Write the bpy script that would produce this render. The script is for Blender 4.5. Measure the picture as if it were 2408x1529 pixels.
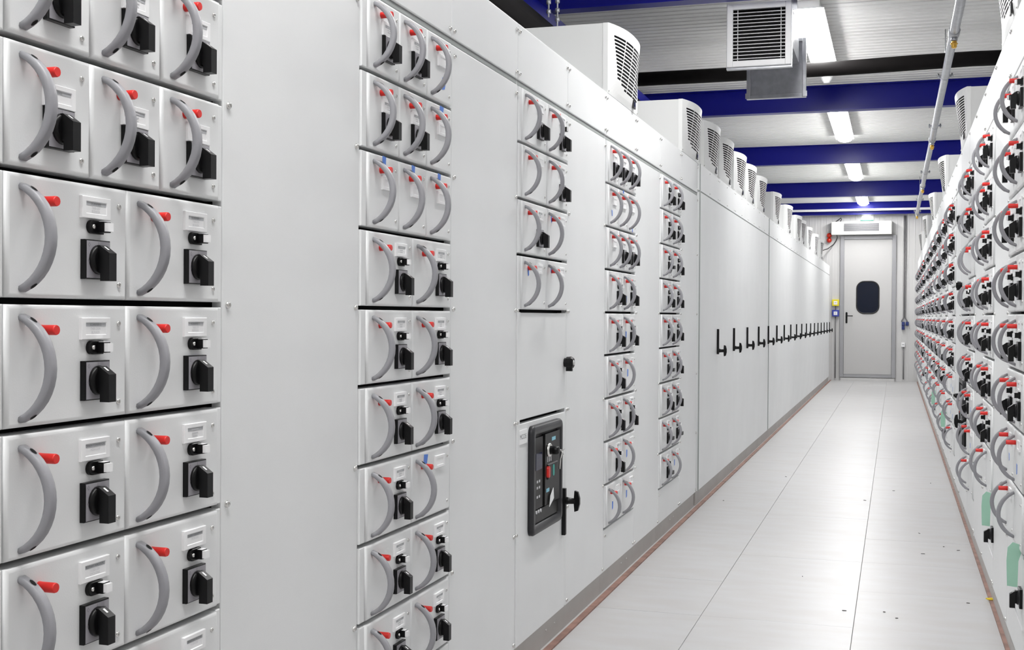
import bpy, math, random
from mathutils import Matrix, Vector
random.seed(7)
for o in list(bpy.data.objects): bpy.data.objects.remove(o)
SC = bpy.context.scene
COL = SC.collection
PI = math.pi

# ------------------------------------------------------------------ camera, world, exposure
cam_d = bpy.data.cameras.new('camera'); cam = bpy.data.objects.new('camera', cam_d); COL.objects.link(cam)
cam_d.sensor_width = 36.0; cam_d.lens = 2850.0 / 2408.0 * 36.0; cam_d.clip_start = 0.05
cx_, cy_, cz_ = (0.95337417, 0.30173509, 0.0057998), (-0.00783006, 0.00551954, 0.99995411), (0.30168923, -0.95337583, 0.00762479)
cam.matrix_world = Matrix(((cx_[0], cy_[0], cz_[0], 0), (cx_[1], cy_[1], cz_[1], 0), (cx_[2], cy_[2], cz_[2], 1.124), (0, 0, 0, 1)))
SC.camera = cam
world = bpy.data.worlds.new('world'); SC.world = world; world.use_nodes = True
world.node_tree.nodes['Background'].inputs[0].default_value = (0.9, 0.95, 1, 1)
world.node_tree.nodes['Background'].inputs[1].default_value = 0.3
SC.view_settings.view_transform = 'Standard'; SC.view_settings.look = 'None'
SC.view_settings.exposure = 0.82; SC.view_settings.gamma = 1.0; SC.view_settings.use_curve_mapping = False
LAMP = 30.0
XL, XR, YW = -1.12, 0.365, 22.5          # left row front, right row front, end wall
ZC = 3.18                                # ceiling

# ------------------------------------------------------------------ materials
def mat(name, col, rough=0.5, metal=0.0, emit=None, es=0.0, noise=0.0, nscale=8.0, bump=0.0, bscale=300.0, spec=0.5, col2=None, stretch=None):
    m = bpy.data.materials.new(name); m.use_nodes = True
    nt = m.node_tree; b = nt.nodes['Principled BSDF']
    b.inputs['Base Color'].default_value = (*col, 1); b.inputs['Roughness'].default_value = rough
    b.inputs['Metallic'].default_value = metal; b.inputs['Specular IOR Level'].default_value = spec
    if emit: b.inputs['Emission Color'].default_value = (*emit, 1); b.inputs['Emission Strength'].default_value = es
    if noise or bump:
        tc = nt.nodes.new('ShaderNodeTexCoord'); mp = nt.nodes.new('ShaderNodeMapping')
        nt.links.new(tc.outputs['Object'], mp.inputs[0])
        if stretch: mp.inputs['Scale'].default_value = stretch
    if noise:
        n = nt.nodes.new('ShaderNodeTexNoise'); n.inputs['Scale'].default_value = nscale; n.inputs['Detail'].default_value = 6
        nt.links.new(mp.outputs[0], n.inputs['Vector'])
        r = nt.nodes.new('ShaderNodeValToRGB'); c2 = col2 or tuple(c * (1 - noise) for c in col)
        r.color_ramp.elements[0].position = 0.38; r.color_ramp.elements[1].position = 0.62
        r.color_ramp.elements[0].color = (*c2, 1); r.color_ramp.elements[1].color = (*col, 1)
        nt.links.new(n.outputs['Fac'], r.inputs[0]); nt.links.new(r.outputs[0], b.inputs['Base Color'])
    if bump:
        n2 = nt.nodes.new('ShaderNodeTexNoise'); n2.inputs['Scale'].default_value = bscale
        nt.links.new(mp.outputs[0], n2.inputs['Vector'])
        bp = nt.nodes.new('ShaderNodeBump'); bp.inputs['Strength'].default_value = bump; bp.inputs['Distance'].default_value = 0.002
        nt.links.new(n2.outputs['Fac'], bp.inputs['Height']); nt.links.new(bp.outputs[0], b.inputs['Normal'])
    return m
M = {}
M['paint'] = mat('light_grey_paint', (0.815, 0.825, 0.83), 0.42, noise=0.03, nscale=2.5, bump=0.06, bscale=420)
M['dark'] = mat('dark_recess', (0.004, 0.004, 0.004), 0.7, spec=0.2)
M['rail'] = mat('grey_rail', (0.33, 0.35, 0.34), 0.4)
M['plinth'] = mat('plinth_grey', (0.50, 0.48, 0.46), 0.55, noise=0.08, nscale=5)
M['handle'] = mat('grey_plastic', (0.30, 0.30, 0.32), 0.45, bump=0.1, bscale=600)
M['red'] = mat('red_plastic', (0.72, 0.02, 0.015), 0.35)
M['black'] = mat('black_plastic', (0.004, 0.004, 0.0045), 0.35, spec=0.25)
M['white'] = mat('white_plastic', (0.92, 0.92, 0.93), 0.35)
M['label'] = mat('label_paper', (0.90, 0.90, 0.91), 0.6)
M['band'] = mat('grey_band', (0.48, 0.49, 0.51), 0.6)
M['ink'] = mat('print_ink', (0.20, 0.20, 0.21), 0.7)
M['ink2'] = mat('pale_print_ink', (0.62, 0.62, 0.64), 0.7)
M['face'] = mat('switch_face', (0.36, 0.35, 0.38), 0.35)
M['chrome'] = mat('chrome', (0.75, 0.74, 0.72), 0.22, 1.0)
M['tape'] = mat('blue_tape', (0.10, 0.24, 0.72), 0.6)
M['green'] = mat('green_tape', (0.36, 0.62, 0.48), 0.6)
M['yellowp'] = mat('yellow_paper', (0.75, 0.66, 0.35), 0.6)
M['floor'] = mat('floor_laminate', (0.50, 0.50, 0.505), 0.36, noise=0.035, nscale=3.0, col2=(0.475, 0.465, 0.46), stretch=(1, 3, 1))
M['under'] = mat('floor_joint', (0.30, 0.27, 0.25), 0.8)
M['trim'] = mat('brown_strip', (0.30, 0.165, 0.13), 0.6, noise=0.35, nscale=14)
M['wall'] = mat('white_wall_panel', (0.60, 0.595, 0.59), 0.45)
M['ceil'] = mat('ceiling_sheet', (0.76, 0.76, 0.745), 0.32)
M['blue'] = mat('blue_beam_paint', (0.002, 0.004, 0.22), 0.35, spec=0.3)
M['alu'] = mat('aluminium', (0.36, 0.36, 0.375), 0.4, 0.4)
M['galv'] = mat('galvanised_steel', (0.50, 0.51, 0.54), 0.35, 0.7, noise=0.15, nscale=20)
M['brass'] = mat('brass', (0.80, 0.48, 0.10), 0.25, 1.0)
M['doorp'] = mat('door_paint', (0.53, 0.525, 0.52), 0.4)
M['glass'] = mat('dark_window_glass', (0.004, 0.007, 0.018), 0.12, spec=0.3)
M['rubber'] = mat('black_rubber', (0.012, 0.011, 0.012), 0.55)
M['foam'] = mat('black_insulation', (0.006, 0.005, 0.005), 0.75, spec=0.12, noise=0.3, nscale=9)
M['acw'] = mat('cooler_white', (0.76, 0.765, 0.76), 0.38)
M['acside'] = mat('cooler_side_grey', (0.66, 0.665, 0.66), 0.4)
M['aircur'] = mat('air_conditioner_white', (0.62, 0.62, 0.60), 0.4)
M['beacon'] = mat('red_lens', (0.55, 0.02, 0.006), 0.12)
M['yel'] = mat('yellow_plastic', (0.85, 0.72, 0.02), 0.4)
M['blup'] = mat('blue_plastic', (0.03, 0.05, 0.36), 0.35)
M['bluesock'] = mat('navy_plastic', (0.015, 0.03, 0.15), 0.4)
M['cond'] = mat('grey_conduit', (0.17, 0.165, 0.17), 0.4)
M['lamp'] = mat('lamp_diffuser', (1, 1, 1), 0.5, emit=(1.0, 0.995, 0.985), es=LAMP)
M['exit'] = mat('exit_light', (1, 1, 1), 0.5, emit=(1, 1, 0.95), es=2.5)
M['greensign'] = mat('green_sign', (0.05, 0.45, 0.32), 0.5)
M['bezel'] = mat('bezel_grey', (0.024, 0.024, 0.027), 0.4, spec=0.35)
M['panelb'] = mat('breaker_panel', (0.009, 0.0085, 0.0085), 0.4, spec=0.3)
M['cyan'] = mat('cyan_label', (0.25, 0.55, 0.68), 0.5)
M['greenb'] = mat('green_button', (0.01, 0.33, 0.28), 0.4)
M['screen'] = mat('dark_display', (0.01, 0.012, 0.05), 0.15)
M['wire'] = mat('green_wire', (0.01, 0.22, 0.11), 0.4)
M['speck'] = mat('debris_dark', (0.05, 0.04, 0.04), 0.8)
M['yloop'] = mat('yellow_loop', (0.85, 0.65, 0.03), 0.5)

# ------------------------------------------------------------------ mesh builder
class MB:
    def __init__(s): s.v = []; s.f = []; s.m = []; s.s = []
    def quad(s, pts, m=0, sm=False):
        n = len(s.v); s.v += [tuple(p) for p in pts]; s.f.append(tuple(range(n, n + len(pts)))); s.m.append(m); s.s.append(sm)
    def box(s, x0, x1, y0, y1, z0, z1, m=0):
        n = len(s.v)
        s.v += [(x0, y0, z0), (x1, y0, z0), (x1, y1, z0), (x0, y1, z0), (x0, y0, z1), (x1, y0, z1), (x1, y1, z1), (x0, y1, z1)]
        for f in ((0, 3, 2, 1), (4, 5, 6, 7), (0, 1, 5, 4), (1, 2, 6, 5), (2, 3, 7, 6), (3, 0, 4, 7)):
            s.f.append(tuple(n + i for i in f)); s.m.append(m); s.s.append(False)
        return s
    def rings(s, rings, m=0, sm=False, cap0=True, cap1=True, closed=True):
        base = []
        for r in rings:
            base.append(len(s.v)); s.v += [tuple(p) for p in r]
        k = len(rings[0])
        for a, b in zip(base, base[1:]):
            for i in range(k if closed else k - 1):
                j = (i + 1) % k
                s.f.append((a + i, a + j, b + j, b + i)); s.m.append(m); s.s.append(sm)
        if cap0: s.f.append(tuple(base[0] + i for i in reversed(range(k)))); s.m.append(m); s.s.append(False)
        if cap1: s.f.append(tuple(base[-1] + i for i in range(k))); s.m.append(m); s.s.append(False)
        return s
    def panel(s, x0, x1, z0, z1, yf, yb, c=0.004, m=0):
        def r(i, y): return [(x0 + i, y, z0 + i), (x1 - i, y, z0 + i), (x1 - i, y, z1 - i), (x0 + i, y, z1 - i)]
        if c < .003: return s.rings([r(0, yb), r(0, yf + c), r(c * .3, yf + c * .3), r(c, yf)], m)
        s.rings([r(0, yb), r(0, yf + c)], m, False, True, False)
        s.rings([r(c * (1 - math.cos(a)), yf + c * (1 - math.sin(a))) for a in (0.0, .4, .8, 1.2, PI / 2)], m, True, False, True)
        return s
    def ring(s, c, ax, r, n, ph=0.0, r2=None):
        r2 = r if r2 is None else r2; out = []
        for i in range(n):
            a = 2 * PI * i / n + ph; u, w = r * math.cos(a), r2 * math.sin(a)
            out.append({'x': (c[0], c[1] + u, c[2] + w), 'y': (c[0] + u, c[1], c[2] + w), 'z': (c[0] + u, c[1] + w, c[2])}[ax])
        return out
    def cyl(s, c, ax, r, l, n=12, m=0, r1=None, sm=True, ph=0.0):
        d = {'x': (l, 0, 0), 'y': (0, l, 0), 'z': (0, 0, l)}[ax]
        e = (c[0] + d[0], c[1] + d[1], c[2] + d[2])
        return s.rings([s.ring(c, ax, r, n, ph), s.ring(e, ax, r if r1 is None else r1, n, ph)], m, sm)
    def lathe(s, c, ax, prof, n=12, m=0, sm=True):
        rs = []
        for r, t in prof:
            d = {'x': (t, 0, 0), 'y': (0, t, 0), 'z': (0, 0, t)}[ax]
            rs.append(s.ring((c[0] + d[0], c[1] + d[1], c[2] + d[2]), ax, max(r, 1e-5), n))
        return s.rings(rs, m, sm)
    def prism(s, poly, ax, a0, a1, m=0):
        def P(p, a): return {'x': (a, p[0], p[1]), 'y': (p[0], a, p[1]), 'z': (p[0], p[1], a)}[ax]
        return s.rings([[P(p, a0) for p in poly], [P(p, a1) for p in poly]], m)
    def tube(s, pts, r, n=8, m=0):
        pts = [Vector(p) for p in pts]; rs = []; up = Vector((0.123, 0.31, 0.94)).normalized()
        for i, p in enumerate(pts):
            t = (pts[min(i + 1, len(pts) - 1)] - pts[max(i - 1, 0)]).normalized()
            a = t.cross(up).normalized(); b = t.cross(a).normalized()
            rr = r[i] if isinstance(r, (list, tuple)) else r
            rs.append([p + a * rr * math.cos(2 * PI * k / n) + b * rr * math.sin(2 * PI * k / n) for k in range(n)])
        return s.rings(rs, m, True)
    def text(s, body, size, cx, cz, y, m=0):
        cu = bpy.data.curves.new('t', 'FONT'); cu.body = body; cu.size = size; cu.align_x = 'CENTER'; cu.align_y = 'CENTER'; cu.resolution_u = 2
        ob = bpy.data.objects.new('t', cu); COL.objects.link(ob)
        me = bpy.data.meshes.new_from_object(ob)
        n = len(s.v); s.v += [(cx + v.co.x, y, cz + v.co.y) for v in me.vertices]
        for p in me.polygons: s.f.append(tuple(n + i for i in p.vertices)); s.m.append(m); s.s.append(False)
        bpy.data.objects.remove(ob); bpy.data.curves.remove(cu); bpy.data.meshes.remove(me)
        return s
    def mesh(s, name, mats):
        me = bpy.data.meshes.new(name); me.from_pydata(s.v, [], s.f)
        for k in (mats if isinstance(mats, (list, tuple)) else [mats]): me.materials.append(M[k])
        me.polygons.foreach_set('material_index', s.m); me.polygons.foreach_set('use_smooth', s.s)
        me.update()
        import bmesh
        bm = bmesh.new(); bm.from_mesh(me); bmesh.ops.recalc_face_normals(bm, faces=bm.faces); bm.to_mesh(me); bm.free()
        return me
def put(name, me, parent=None, loc=(0, 0, 0), rot=(0, 0, 0)):
    o = bpy.data.objects.new(name, me); COL.objects.link(o); o.location = loc; o.rotation_euler = rot
    if parent: o.parent = parent
    return o
def empty(name, loc=(0, 0, 0), rz=0.0):
    o = put(name, None, None, loc, (0, 0, rz)); o.empty_display_size = 0.1; return o
def tag(o, label, cat, group=None):
    o['label'] = label; o['category'] = cat
    if group: o['group'] = group
    return o
def struct(o, label=None):
    o['kind'] = 'structure'
    if label: o['label'] = label
    return o
CACHE = {}
def cached(key, fn):
    if key not in CACHE: CACHE[key] = fn()
    return CACHE[key]
ORD = ['first', 'second', 'third', 'fourth', 'fifth', 'sixth', 'seventh', 'eighth', 'ninth', 'tenth', 'eleventh', 'twelfth', 'thirteenth',
       'fourteenth', 'fifteenth', 'sixteenth', 'seventeenth', 'eighteenth']

# ------------------------------------------------------------------ room shell
XWL, XWR, YB = -2.40, 1.30, -4.0
fl = struct(put('floor', MB().box(XWL, XWR, YB, YW, -0.10, -0.006).mesh('floor', 'under')), 'white laminate raised floor of square tiles')
tx = [-1.245, -0.69, -0.138, 0.415]; ty0, tp = 4.557 - 0.6185 * 12, 0.6185
def tile_mesh(w, l): return MB().prism([(0, -.006), (w, -.006), (w, -.001), (w - .001, 0), (.001, 0), (0, -.001)], 'y', 0, l).mesh('tile', 'floor')
rj = random.Random(2)
for i in range(3):
    j = 0; y = ty0 + (0.0 if i != 1 else 0.0)
    while y < YW - 0.01:
        y1 = min(y + tp, YW); w = tx[i + 1] - tx[i] - 0.0013; l = y1 - y - (0.0013 if rj.random() < .45 else .0005)
        put('tile', cached(('tile', round(w, 4), round(l, 4)), lambda: tile_mesh(w, l)), fl, (tx[i] + .0006, y + .0004, random.uniform(-.0004, 0)))
        y = y1
for k, (x0, x1) in enumerate(((XL + 0.002, XL + 0.027), (XR - 0.002, XR + 0.034))):
    o = struct(put('trim_%d' % (k + 1), MB().box(x0, x1, -2.4, YW - .02, 0.0, 0.006).mesh('trim', 'trim')), 'brown wooden edge strip between floor tiles and cabinets')
def ribbed_wall(w, h, pitch=0.1):   # local x along, y depth (front at y=0 faces -y), ribs protrude
    b = MB(); pts = []; x = 0.0
    while x < w - 1e-6:
        e = min(x + pitch, w)
        pts += [(x, 0.0), (x + .006, -.0025), (x + .018, -.0025), (x + .024, 0.0)]
        x = e
    pts.append((w, 0.0)); pts += [(w, 0.08), (0, 0.08)]
    return b.prism(pts, 'z', 0, h)
struct(put('wall_end', ribbed_wall(XWR - XWL, ZC).mesh('wall_end', 'wall'), None, (XWL, YW, 0)), 'white ribbed sandwich panel wall around the door')
struct(put('wall_back', MB().box(XWL, XWR, YB - .08, YB, 0, ZC).mesh('wall_back', 'wall')))
struct(put('wall_left', MB().box(XWL - .08, XWL, YB, YW, 0, ZC).mesh('wall_left', 'wall')))
struct(put('wall_right', MB().box(XWR, XWR + .08, YB, YW, 0, ZC).mesh('wall_right', 'wall')))
def ceiling():
    pts = []; y = YB
    while y < YW - 1e-6:
        pts += [(y, ZC), (y + .003, ZC - .007), (y + .011, ZC - .007), (y + .014, ZC)]
        y += 0.1
    pts += [(YW, ZC), (YW, ZC + .08), (YB, ZC + .08)]
    return MB().prism(pts, 'x', XWL, XWR)
struct(put('ceiling', ceiling().mesh('ceiling', 'ceil')), 'white ribbed sheet metal ceiling')
# blue I-beams across the ceiling
def ibeam(l):
    zb, zt, w, t = 2.955, ZC, 0.055, 0.010
    poly = [(-w, zb), (w, zb), (w, zb + t), (.004, zb + t), (.004, zt - t), (w, zt - t), (w, zt), (-w, zt), (-w, zt - t), (-.004, zt - t), (-.004, zb + t), (-w, zb + t)]
    return MB().prism(poly, 'x', XWL, XWR)
for k, (y, lab) in enumerate(((-0.85, None), (3.1, None), (7.05, 'blue steel ceiling beam just before the ventilation grille'), (11.12, 'blue steel ceiling beam just beyond the smoke detector'),
                              (14.90, 'blue steel ceiling beam, second beyond the smoke detector'), (19.02, 'blue steel ceiling beam, third beyond the smoke detector'), (22.36, 'blue steel beam at the top of the end wall'))):
    if lab is None: lab = 'blue steel ceiling beam over the near drawer cabinets' if y > 0 else 'blue steel ceiling beam behind the near drawer cabinets'
    b = put('ceiling_beam', cached('beam', lambda: ibeam(1).mesh('ceiling_beam', 'blue')), None, (0, y, 0)); tag(b, lab, 'beam', 'blue ceiling beams')
b = put('ceiling_beam', MB().box(-2.06, -1.99, YB + .01, 22.29, 2.875, 2.953).mesh('ceiling_beam', 'blue')); tag(b, 'long blue beam along the wall behind the cabinets with the breaker', 'beam')
b = put('cable_trunking', MB().panel(XWL + .1, XWR - .1, 3.012, 3.052, 22.262, 22.300, .003).mesh('cable_trunking', 'white')); tag(b, 'white cable trunking fixed along the end wall beam', 'trunking')

# lamps
def lamp(y0, y1, lab):
    t = empty('ceiling_lamp', (-0.555, y0, ZC)); tag(t, lab, 'lamp', 'fluorescent ceiling lamps')
    l = y1 - y0
    put('housing', MB().prism([(-.07, 0), (.07, 0), (.07, -.04), (.098, -.048), (.098, -.052), (-.098, -.052), (-.098, -.048), (-.07, -.04)], 'y', 0, l).mesh('lamp_housing', 'white'), t)
    pts = []
    for i in range(9):
        a = PI * i / 8; pts.append((0.078 * math.cos(a), -.0525 - 0.038 * math.sin(a) ** .8))
    d = MB(); rs = []
    for tt, k in ((.008, .8), (.02, .97), (.05, 1.0), (l - .05, 1.0), (l - .02, .97), (l - .008, .8)):
        rs.append([(x * k, tt, -.0525 + (z + .0525) * k) for x, z in pts])
    d.rings(rs, 0, True)
    put('diffuser', d.mesh('lamp_diffuser', 'lamp'), t)
    for q in (.03, l - .034): put('clip', MB().box(-.099, .099, q, q + .004, -.056, -.045).mesh('lamp_clip', 'white'), t)
for k, (y0, lab) in enumerate(((-3.6, 'long fluorescent ceiling lamp by the back wall'), (0.1, 'long fluorescent ceiling lamp above the nearest drawer cabinets'), (4.05, 'long fluorescent ceiling lamp before the ventilation grille'),
                               (8.08, 'lit fluorescent ceiling lamp beside the ventilation duct'), (12.11, 'lit fluorescent ceiling lamp between first and second beams past the smoke detector'),
                               (16.15, 'lit fluorescent ceiling lamp between second and third beams past the smoke detector'), (20.2, 'lit fluorescent ceiling lamp nearest the end door'))):
    lamp(y0, y0 + 2.0, lab)

# ------------------------------------------------------------------ shared small parts (front faces -y, surface at y=0)
def screw_mesh(r=0.0065, h=0.006):
    b = MB().lathe((0, 0, 0), 'y', [(r, .001), (r, -h * .35), (r * .8, -h * .8), (r * .45, -h), (r * .42, -h * .55)], 10)
    return b.mesh('screw', 'chrome')
SCREW = screw_mesh(); SCREWS = screw_mesh(0.0044, 0.0028)
def handle_mesh(L=0.138, out=0.0525):
    b = MB(); c = out - .0066; R = (L * L / 4 + c * c) / (2 * c); a0 = math.asin(L / 2 / R); rs = []; n = 16
    for i in range(n + 1):
        a = -a0 + 2 * a0 * i / n; t = abs(2 * i / n - 1)
        ro, hw = 0.0066 * (1 - .35 * t ** 3), 0.0070 * (1 + .15 * t ** 2)
        o, z = R * math.cos(a) - (R - c), R * math.sin(a)
        ring = []
        for k in range(10):
            q = 2 * PI * k / 10; cu, sv = math.cos(q), math.sin(q)
            u = hw * math.copysign(abs(cu) ** .45, cu); v = ro * math.copysign(abs(sv) ** .45, sv)
            ring.append((u, -(o + v * math.cos(a)), z + v * math.sin(a)))
        rs.append(ring)
    b.rings(rs, 0, True)
    for sg in (1, -1):                         # dark screw recesses near the ends
        a = sg * a0 * .80; o, z = R * math.cos(a) - (R - c) + .0058 * math.cos(a), R * math.sin(a) + .0058 * math.sin(a)
        n_ = len(b.v); ring = []
        for k in range(8):
            q = 2 * PI * k / 8; u = .0036 * math.cos(q); w = .0062 * math.sin(q)
            ring.append((u, -(o - w * math.sin(a)), z + w * math.cos(a)))
        b.v += ring; b.f.append(tuple(range(n_, n_ + 8))); b.m.append(1); b.s.append(False)
    return b.mesh('handle', ['handle', 'dark'])
HANDLE = handle_mesh()
LATCH = MB().lathe((0, 0, 0), 'y', [(.0074, .001), (.0071, -.0045), (.0071, -.026), (.0064, -.028)], 14).mesh('latch', 'red')
def plate_mesh(lines=None, blank=False):
    b = MB(); w, h, d, iw, ih = .066, .0315, .005, .048, .0185
    def r(x, z, y): return [(-x, y, -z), (x, y, -z), (x, y, z), (-x, y, z)]
    b.rings([r(w / 2, h / 2, .001), r(w / 2, h / 2, -d + .0008), r(w / 2 - .0008, h / 2 - .0008, -d), r(iw / 2, ih / 2, -d), r(iw / 2 - .001, ih / 2 - .001, -d + .0014)], 0, cap1=False)
    b.quad(r(iw / 2 - .001, ih / 2 - .001, -d + .0014), 1)
    if not blank:
        y = -d + .0011
        b.quad([(-iw / 2 + .001, y, .003), (iw / 2 - .001, y, .003), (iw / 2 - .001, y, ih / 2 - .0012), (-iw / 2 + .001, y, ih / 2 - .0012)], 2)
        y -= .0003
        if lines:
            for t, z, m in zip(lines, (.0055, -.0005, -.0058), (3, 4, 4)):
                if t: b.text(t, .0050, -.001, z, y, m)
        else:
            for z, l, m in ((.0055, .012, 4), (-.0005, .010, 4), (-.0055, .008, 4)):
                b.quad([(-l, y, z - .0011), (l * .8, y, z - .0011), (l * .8, y, z + .0011), (-l, y, z + .0011)], m)
    return b.mesh('nameplate', ['white', 'label', 'band', 'ink', 'ink2'])
PLATE = plate_mesh(); PLATE0 = plate_mesh(blank=True)
def swplate_mesh(s=.0285):
    b = MB().panel(-s, s, -s, s, -.009, .001, .0015, 0)
    q = s - .0018; y = -.0093
    b.quad([(-q, y, -q), (q, y, -q), (q, y, q), (-q, y, q)], 1)
    y -= .0002
    b.text('1', .009, 0, .0225, y, 2)
    for px, pz in ((-.021, .021), (-.021, -.002)):
        b.quad([(px - .0028, y, pz), (px, y, pz - .0036), (px + .0028, y, pz), (px, y, pz + .0036)], 2)
        b.quad([(px - .0018, y - .0001, pz), (px, y - .0001, pz - .0025), (px + .0018, y - .0001, pz), (px, y - .0001, pz + .0025)], 1)
    return b.mesh('switch_plate', ['black', 'face', 'ink'])
SWPLATE = swplate_mesh()
def knob_mesh():
    b = MB().lathe((0, 0, 0), 'y', [(.0215, -.0092), (.0215, -.012), (.020, -.015), (.016, -.016)], 20)
    prof = [(.013, .0205), (.0175, .0205), (.034, .009), (.034, -.031), (.0185, -.031), (.0185, -.017), (.013, -.017)]
    b.prism([(-o, z) for o, z in prof], 'x', -.0085, .0085)
    n = len(b.v)
    b.v += [(-.002, -.0199, .0191), (.002, -.0199, .0191), (.002, -.027, .01416), (-.002, -.027, .01416)]
    b.f.append((n, n + 1, n + 2, n + 3)); b.m.append(1); b.s.append(False)
    return b.mesh('switch_knob', ['black', 'white'])
KNOB = knob_mesh()
def lock_mesh():
    b = MB(); pts = []
    for i in range(13):
        a = PI / 2 + PI * i / 12; pts.append((-.010 + .010 * math.cos(a), .010 * math.sin(a)))
    pts += [(.014, -.010), (.014, .010)]
    b.rings([[(x, .001, z) for x, z in pts], [(x, -.005, z) for x, z in pts], [(x * .93, -.006, z * .9) for x, z in pts]], 0)
    b.box(-.002, .014, -.017, -.0055, -.0078, .0078, 0)
    b.box(-.0005, .0125, -.023, -.017, -.0062, .0062, 1)
    b.box(-.001, .013, -.0172, -.008, .0079, .0084, 1)
    b.lathe((-.011, 0, 0), 'y', [(.0038, -.005), (.0034, -.008), (.001, -.009)], 8, 2)
    return b.mesh('lock_switch', ['black', 'white', 'chrome'])
LOCK = lock_mesh()
def tape_mesh(w, h, k=0, mt='tape'):
    sk = .006 * k
    pts = [(-w / 2, -h / 2), (w / 2 - .003, -h / 2 + .004), (w / 2 + sk, h / 2 - .002), (-w / 2 + sk, h / 2)]
    return MB().prism([(x, z) for x, z in pts], 'y', -.0006, .0).mesh('tape_strip', mt)
TAPE = tape_mesh(.020, .034); TAPE2 = tape_mesh(.026, .032, 1); TAPE3 = tape_mesh(.014, .026, -1)
def front_mesh(w, h): return MB().panel(0, w, -h / 2, h / 2, 0, .036, .006).mesh('drawer', 'paint')

DPROUD = 0.008
def drawer(cab, x, z0, z1, w, small=False, sw=True, lock=True, off=False, red=True, tape=None, plate=None, detail=2):
    gx, gz = .0012, .0045; h = z1 - z0 - 2 * gz; W = w - 2 * gx
    d = put('drawer', cached(('front', round(W, 4), round(h, 4)), lambda: front_mesh(W, h)), cab, (x + gx, -DPROUD, (z0 + z1) / 2))
    put('handle', HANDLE, d, (.030, 0, -.003))
    if red: put('latch', LATCH, d, (.065, 0, .048), (0, 0, 0))
    px, rx, sx = (.180, .178, .238) if not small else (.101, .098, .152)
    pz, rz = (.049, -.026) if not small else (.021, -.024)
    if w > .26: px += (w - .26) * .4; rx += (w - .26) * .4; sx += (w - .26) * .6
    if not (plate == 'none'): put('nameplate', plate or (PLATE if sw else PLATE0), d, (px, 0, pz))
    if sw:
        put('switch_plate', SWPLATE, d, (rx, 0, rz))
        put('switch_knob', KNOB, d, (rx, 0, rz), (0, PI / 2 if off else 0, 0))
        if lock and not small: put('lock_switch', LOCK, d, (px + .002, 0, .0215))
    if detail > 1:
        put('screw', SCREWS, d, (sx, 0, .056)); put('screw', SCREWS, d, (sx, 0, -.061))
    if tape:
        kind, tx_, tz_ = tape
        t = put('tape_strip', {1: TAPE, 2: TAPE2, 3: TAPE3}[kind], d, (tx_, -.0002, tz_)); t['label'] = 'piece of blue masking tape'
    return d

# ------------------------------------------------------------------ cabinets
ROWS_L = [1.840, 1.665, 1.490, 1.3155, 1.140, 0.966, 0.790, 0.615, 0.440, 0.263]
ROWS_R = [1.905, 1.715, 1.520, 1.328, 1.142, 0.963, 0.783, 0.604, 0.428, 0.250]
def flat_panel(name, x0, x1, z0, z1, parent, y=0.0, th=.02, c=.0025):
    w, h = x1 - x0, z1 - z0
    return put(name, cached((name, round(w, 4), round(h, 4), th), lambda: MB().panel(0, w, 0, h, 0, th, c).mesh(name, 'paint')), parent, (x0, y, z0))
def cabinet(loc, rz, label, Wd, W, rows, ztop, dep=.62, drawers=None, screws=True, group=None, cable=True, body_rows=None):
    """drawer compartment local x 0..Wd, cable compartment Wd..W"""
    cab = empty('switchgear_cabinet', loc, rz); tag(cab, label, 'cabinet', group)
    zs, zt = rows[0], ztop                       # seam height, top
    b = MB()
    b.box(0, W, .045, dep, .085, zt - .002, 0)                                  # carcass
    b.box(0, .0015, .004, .045, .085, zt - .002, 0); b.box(W - .0015, W, .004, .045, .085, zt - .002, 0)
    br = body_rows or rows
    for za, zb in (zip(br, br[1:]) if br[0] - br[-1] > .02 else ()):             # stiles, one piece per row
        b.panel(.0015, .0285, zb + .0045, za - .0045, -.004, .03, .002, 0)
        b.panel(Wd - .0175, Wd - .0035, zb + .0045, za - .0045, -.001, .03, .002, 0)
    put('body', b.mesh('cabinet_body', ['paint']), cab)
    put('recess', MB().box(.002, W - .002, .038, .0449, .09, zt - .01).mesh('recess', 'dark'), cab)
    put('rail', MB().panel(0.0, W, zs + .001, zs + .015, .004, .0375, .002).mesh('rail', 'rail'), cab)
    put('plinth', MB().box(.0, W - .0015, .012, dep, 0, .083).mesh('plinth', 'plinth'), cab)
    for x in (W * .33, W * .42): put('plinth_bolt', SCREWS, cab, (x, .012, .05))
    flat_panel('top_panel', .001, Wd - .001, zs + .0165, zt, cab); flat_panel('top_panel', Wd + .001, W - .001, zs + .0165, zt, cab)
    zl = br[-1]
    if .12 < zl < 1.8: flat_panel('lower_panel', .002, Wd - .001, .087, zl - .006, cab)
    if cable: flat_panel('cable_door', Wd + .001, W - .001, .087, zs - .002, cab)
    if screws:
        for xs in (.016, Wd - .016, Wd + .016, W - .016):
            for z in (zs + .036, zt - .024): put('screw', SCREW, cab, (xs, 0, z))
        for xs in (Wd + .018, W - .018):
            for z in [zs - .03] + [r for r in rows[2:] if rows.index(r) % 2 == 0] + [.105]: put('screw', SCREW, cab, (xs, 0, z))
        if zl > .12:
            put('screw', SCREW, cab, (.02, 0, zl - .03)); put('screw', SCREW, cab, (Wd - .02, 0, .105))
    return cab
def fill(cab, Wd, rows, r, n, specs, detail=2):
    x0, x1 = .0295, Wd - .0205; w = (x1 - x0) / n
    for c in range(n):
        s = specs[c] if c < len(specs) else {}
        if s is None: continue
        drawer(cab, x0 + c * w, rows[r + 1], rows[r], w, small=(n == 3), detail=detail, **s)
S = dict(); N = dict(sw=False); T1 = dict(sw=False, tape=(1, .085, .066)); T2 = dict(sw=False, tape=(2, .085, .060)); OFF = dict(off=True)
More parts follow.
